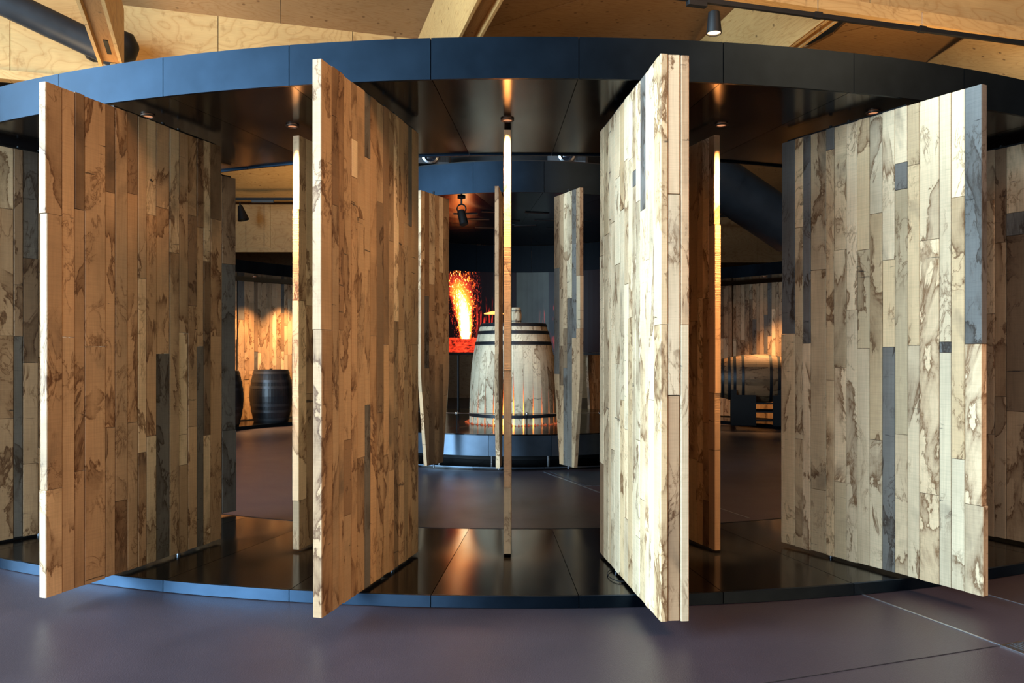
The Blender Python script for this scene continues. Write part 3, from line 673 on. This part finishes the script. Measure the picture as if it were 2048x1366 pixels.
# long deep beam crossing above the left half
def beam_face(name, label, A, d, t_list, z0, z1, mat, th=.09, lip=None):
    A, d = Vector(A), Vector(d).normalized(); b = thing(name, label, 'beam', (A.x, A.y, 0), math.atan2(d.y, d.x), 'deep plywood roof beams')
    for t0, t1 in zip(t_list[:-1], t_list[1:]):
        o = box('ply_panel', -(t1-t0)/2+.004, (t1-t0)/2-.004, 0, th, -(z1-z0)/2, (z1-z0)/2, mat, b, loc=((t0+t1)/2, 0, (z0+z1)/2))
    box('core', t_list[0], t_list[-1], .02, th-.02, z0+.01, z1-.01, MATTE, b)
    if lip:
        box('flange', t_list[0], t_list[-1], -lip[0], 0.0, z0, z0+lip[1], mat, b)
    return b
def t_at(px, A, d):
    d = Vector(d).normalized(); u = (px-1024)/FPX; return (u*A[1]-A[0])/(d.x-u*d.y)
A0, d0 = (-4.5, 9.41), (2.44, .74)
beam_face('timber_beam', 'deep plywood beam crossing behind the canopy at upper left', A0, d0, [t_at(q, A0, d0) for q in (-260, 20, 232, 436, 705, 980)], 4.5, 5.5, PLY, lip=(.05, .1))
top = lambda px: (lambda t: Vector((A0[0], A0[1], 5.5))+Vector((d0[0], d0[1], 0)).normalized()*t)(t_at(px, A0, d0))
nrm = Vector((.29, -.957, 0))
a_, b_, m_ = top(20), top(870), top(560)
prism('ply_panel', [a_, m_-Vector((.004, 0, 0)), m_+nrm*2.4+Vector((0, 0, .85)), a_+nrm*2.4+Vector((0, 0, .85))], .03, PLYSHADE, roof, (1, .3, 0))
prism('ply_panel', [m_+Vector((.004, 0, 0)), b_, b_+nrm*2.4+Vector((0, 0, .85)), m_+nrm*2.4+Vector((0, 0, .85))], .03, PLYSHADE, roof, (1, .3, 0))
# bright sloped boards and the dim ones between
S2 = (P(918, 73, 8.43), P(958, 0, 7.56), P(837, 75, 10.2))
facet(S2, [(828, 95), (886, -40), (980, -40), (906, 95)], PLY, (.24, -.93, .1))
D2 = (P(975, 60, 9.6), P(1440, 85, 10.6), P(1200, 0, 9.2))
facet(D2, [(930, 95), (1020, -40), (1270, -40), (1149, 1), (975, 54), (945, 95)], PLYSHADE, (1, .3, 0))
facet(D2, [(947, 95), (978, 55), (1152, 2), (1275, -40), (1530, -40), (1385, 95)], PLYSHADE, (1, .3, 0))
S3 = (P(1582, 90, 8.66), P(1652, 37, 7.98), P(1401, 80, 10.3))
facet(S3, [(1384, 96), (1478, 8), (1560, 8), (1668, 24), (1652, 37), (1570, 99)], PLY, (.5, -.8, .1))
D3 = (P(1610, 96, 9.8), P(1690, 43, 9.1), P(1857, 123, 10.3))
facet(D3, [(1590, 110), (1666, 69), (1742, 52), (1830, 30), (1990, 55), (1900, 138), (1700, 130)], PLYSHADE, (1, .3, 0))
facet(D3, [(1668, 67), (1720, 20), (1825, 20), (1828, 29), (1742, 50)], PLYSHADE, (1, .3, 0))
S4 = (P(1857, 123, 10.2), P(1920, 84, 9.4), P(2048, 130, 9.0))
facet(S4, [(1835, 142), (1857, 124), (1946, 66), (2200, 100), (2200, 220), (2000, 190)], PLY, (.5, -.8, .1))
def channel_beam(name, label, A, B, w, h, flange=.03, side_h=.5):
    # beam seen from below: two lips with a recessed web between; A is the far end of the underside, B the near end
    A, B = Vector(A), Vector(B); d = B-A; L = d.length; b = thing(name, label, 'beam', A, math.atan2(d.y, d.x), 'channel beams of the timber roof')
    box('flange', 0, L, -w/2, -w/2+flange, 0, side_h, PLY, b); box('flange', 0, L, w/2-flange, w/2, 0, side_h, PLY, b)
    box('web', 0, L, -w/2+flange, w/2-flange, h, h+.03, PLYSHADE, b)
    return b
def under(px, py, z): return pt(px, py, (z-EYE)*FPX/(HOR-py))
u0, u1 = under(221, 128, 4.3), under(180, 0, 4.3); dd = (u1-u0); b1 = channel_beam('timber_beam', 'steep channel beam with a slot in its web at upper left', u0-dd*.1, u0+dd*1.6, .22, .07, side_h=.62)
box('slot', .25, .62, -.02, .02, .063, .071, MATTE, b1)
u0, u1 = under(941, 75, 4.75), under(981, 0, 4.75); dd = u1-u0; channel_beam('timber_beam', 'channel beam rising above the canopy near the top centre', u0-dd*.4, u0+dd*1.6, .24, .10, side_h=.55)
u0, u1 = under(1592, 95, 4.75), under(1668, 40, 4.75); dd = u1-u0; channel_beam('timber_beam', 'small channel beam at upper right below the light track', u0-dd*.5, u0+dd*1.0, .13, .06, side_h=.5)
A4, d4 = (2.15, 7.56), (3.35, 1.04)
beam_face('timber_beam', 'deep plywood beam running above the light track at upper right', A4, d4, [-1.2, 1.5, 4.2, 7.0], 4.75, 6.3, PLY, lip=(.07, .13))
# light track with spotlight
tr = thing('light_track', 'thin black light track hanging below the plywood beam', 'track', (1.6, 7.22, 4.62), math.atan2(1.04, 3.7))
box('rail', -.2, 6, -.018, .018, -.03, .012, MATTE, tr); box('adapter', -.02, .17, -.03, .03, -.07, -.028, MATTE, tr, b=.006)
for x in (1.35, 2.55): tube('hanger', [(x, 0, .01), (x, 0, .16)], .004, CHROME, tr, 6); box('clip', x-.04, x+.04, -.022, .022, -.034, .022, MATTE, tr)
ps = pt(1428, 40, 7.32)
sl = thing('track_spotlight', 'black cone spotlight hanging from the light track, lamp lit', 'spotlight', (ps.x, ps.y, 4.548))
lathe('stem', [(.014, 0), (.014, -.04)], MATTE, sl, 12)
lathe('housing', [(.045, -.015), (.052, -.02), (.069, -.21), (.066, -.215), (.060, -.21), (.045, -.06)], MATTE, sl, 28, cap=False)
lathe('lens', [(.001, -.198), (.0605, -.198), (.0605, -.192), (.001, -.192)], GLOW, sl, 24, cap=False)
lamp('track_lamp', 'SPOT', (0, 0, -.22), 60, (1, .72, .45), spot_size=rad(50), spot_blend=.6, shadow_soft_size=.05).parent = sl
# round duct at upper left
q0, q2 = pt(-160, -76, 8.0), pt(228, 108, 8.95)
du = thing('ventilation_duct', 'fat dark round duct slanting across the upper left corner', 'duct')
tube('pipe', [q0, q2], .148, DUCT, du, 32)
e0, e1 = pt(172, 90, 9.0), pt(272, 95, 9.12); ed = (e1-e0).normalized()
V, F = [], []
cv = [e0+ed*t for t in (0, .06, .40, .50, .55)]
tv, tf_ = tube_vf(cv, 1.0, 32)
tv = [cv[i//32]+(p-cv[i//32])*(.15, .18, .18, .14, .03)[i//32] for i, p in enumerate(tv)]
link('end_collar', mk('end_collar', tv, tf_, True), MATTE, du)
# thick duct above the ring interior, right gap
q0, q2 = pt(1330, 290, 13.5), pt(1585, 462, 14.0)
d_ = thing('ventilation_duct', 'thick blue-black duct slanting down in the right gap', 'duct'); tube('pipe', [q0, (q0+q2)/2, q2], .42, DUCT, d_, 28)
tube('seam', [(q0+q2)/2-(q2-q0)*.02, (q0+q2)/2+(q2-q0)*.0], .425, DUCT, d_, 28)
# far beams and boards seen through the gaps
beam_face('timber_beam', 'plywood beam far behind in the left gap above the dark fascia', (-9.0, 19.2), (1, .0), [0, 3.2, 6.4, 9.0], 3.85, 5.0, PLY, lip=(.06, .1))
beam_face('timber_beam', 'dim plywood beam far behind in the right gap', (0.4, 19.2), (1, 0), [0, 3.0, 6.2, 9.4, 12.0], 3.6, 4.75, PLYSHADE, lip=(.06, .1))
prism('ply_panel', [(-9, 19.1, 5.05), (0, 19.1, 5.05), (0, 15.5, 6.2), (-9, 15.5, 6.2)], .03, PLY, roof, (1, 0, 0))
prism('ply_panel', [(0, 19.1, 4.9), (12, 19.1, 4.9), (12, 13.0, 6.4), (0, 13.0, 6.4)], .03, PLYSHADE, roof, (1, 0, 0))
tf = thing('light_track', 'thin black light track far behind in the left gap', 'track', (-8.5, 18.3, 4.955))
box('rail', 0, 7, -.02, .02, -.03, .03, MATTE, tf); box('adapter', 2.55, 3.05, -.03, .03, -.08, -.03, GREYPL, tf)
pf = pt(480, 424, 18.3); sf = thing('track_spotlight', 'black cone spotlight on the far track in the left gap', 'spotlight', (pf.x, pf.y, 4.875))
lathe('stem', [(.02, 0), (.02, -.1)], MATTE, sf, 10); o = lathe('housing', [(.05, 0), (.13, -.34), (.12, -.34), (.05, -.05)], MATTE, sf, 20, (0, 0, -.07), cap=False); o.rotation_euler = (0, rad(-14), 0)
tg = thing('light_track', 'thin black light track far behind in the right gap', 'track', (3.0, 17.6, 4.45)); box('rail', 0, 5, -.02, .02, -.03, .03, MATTE, tg)
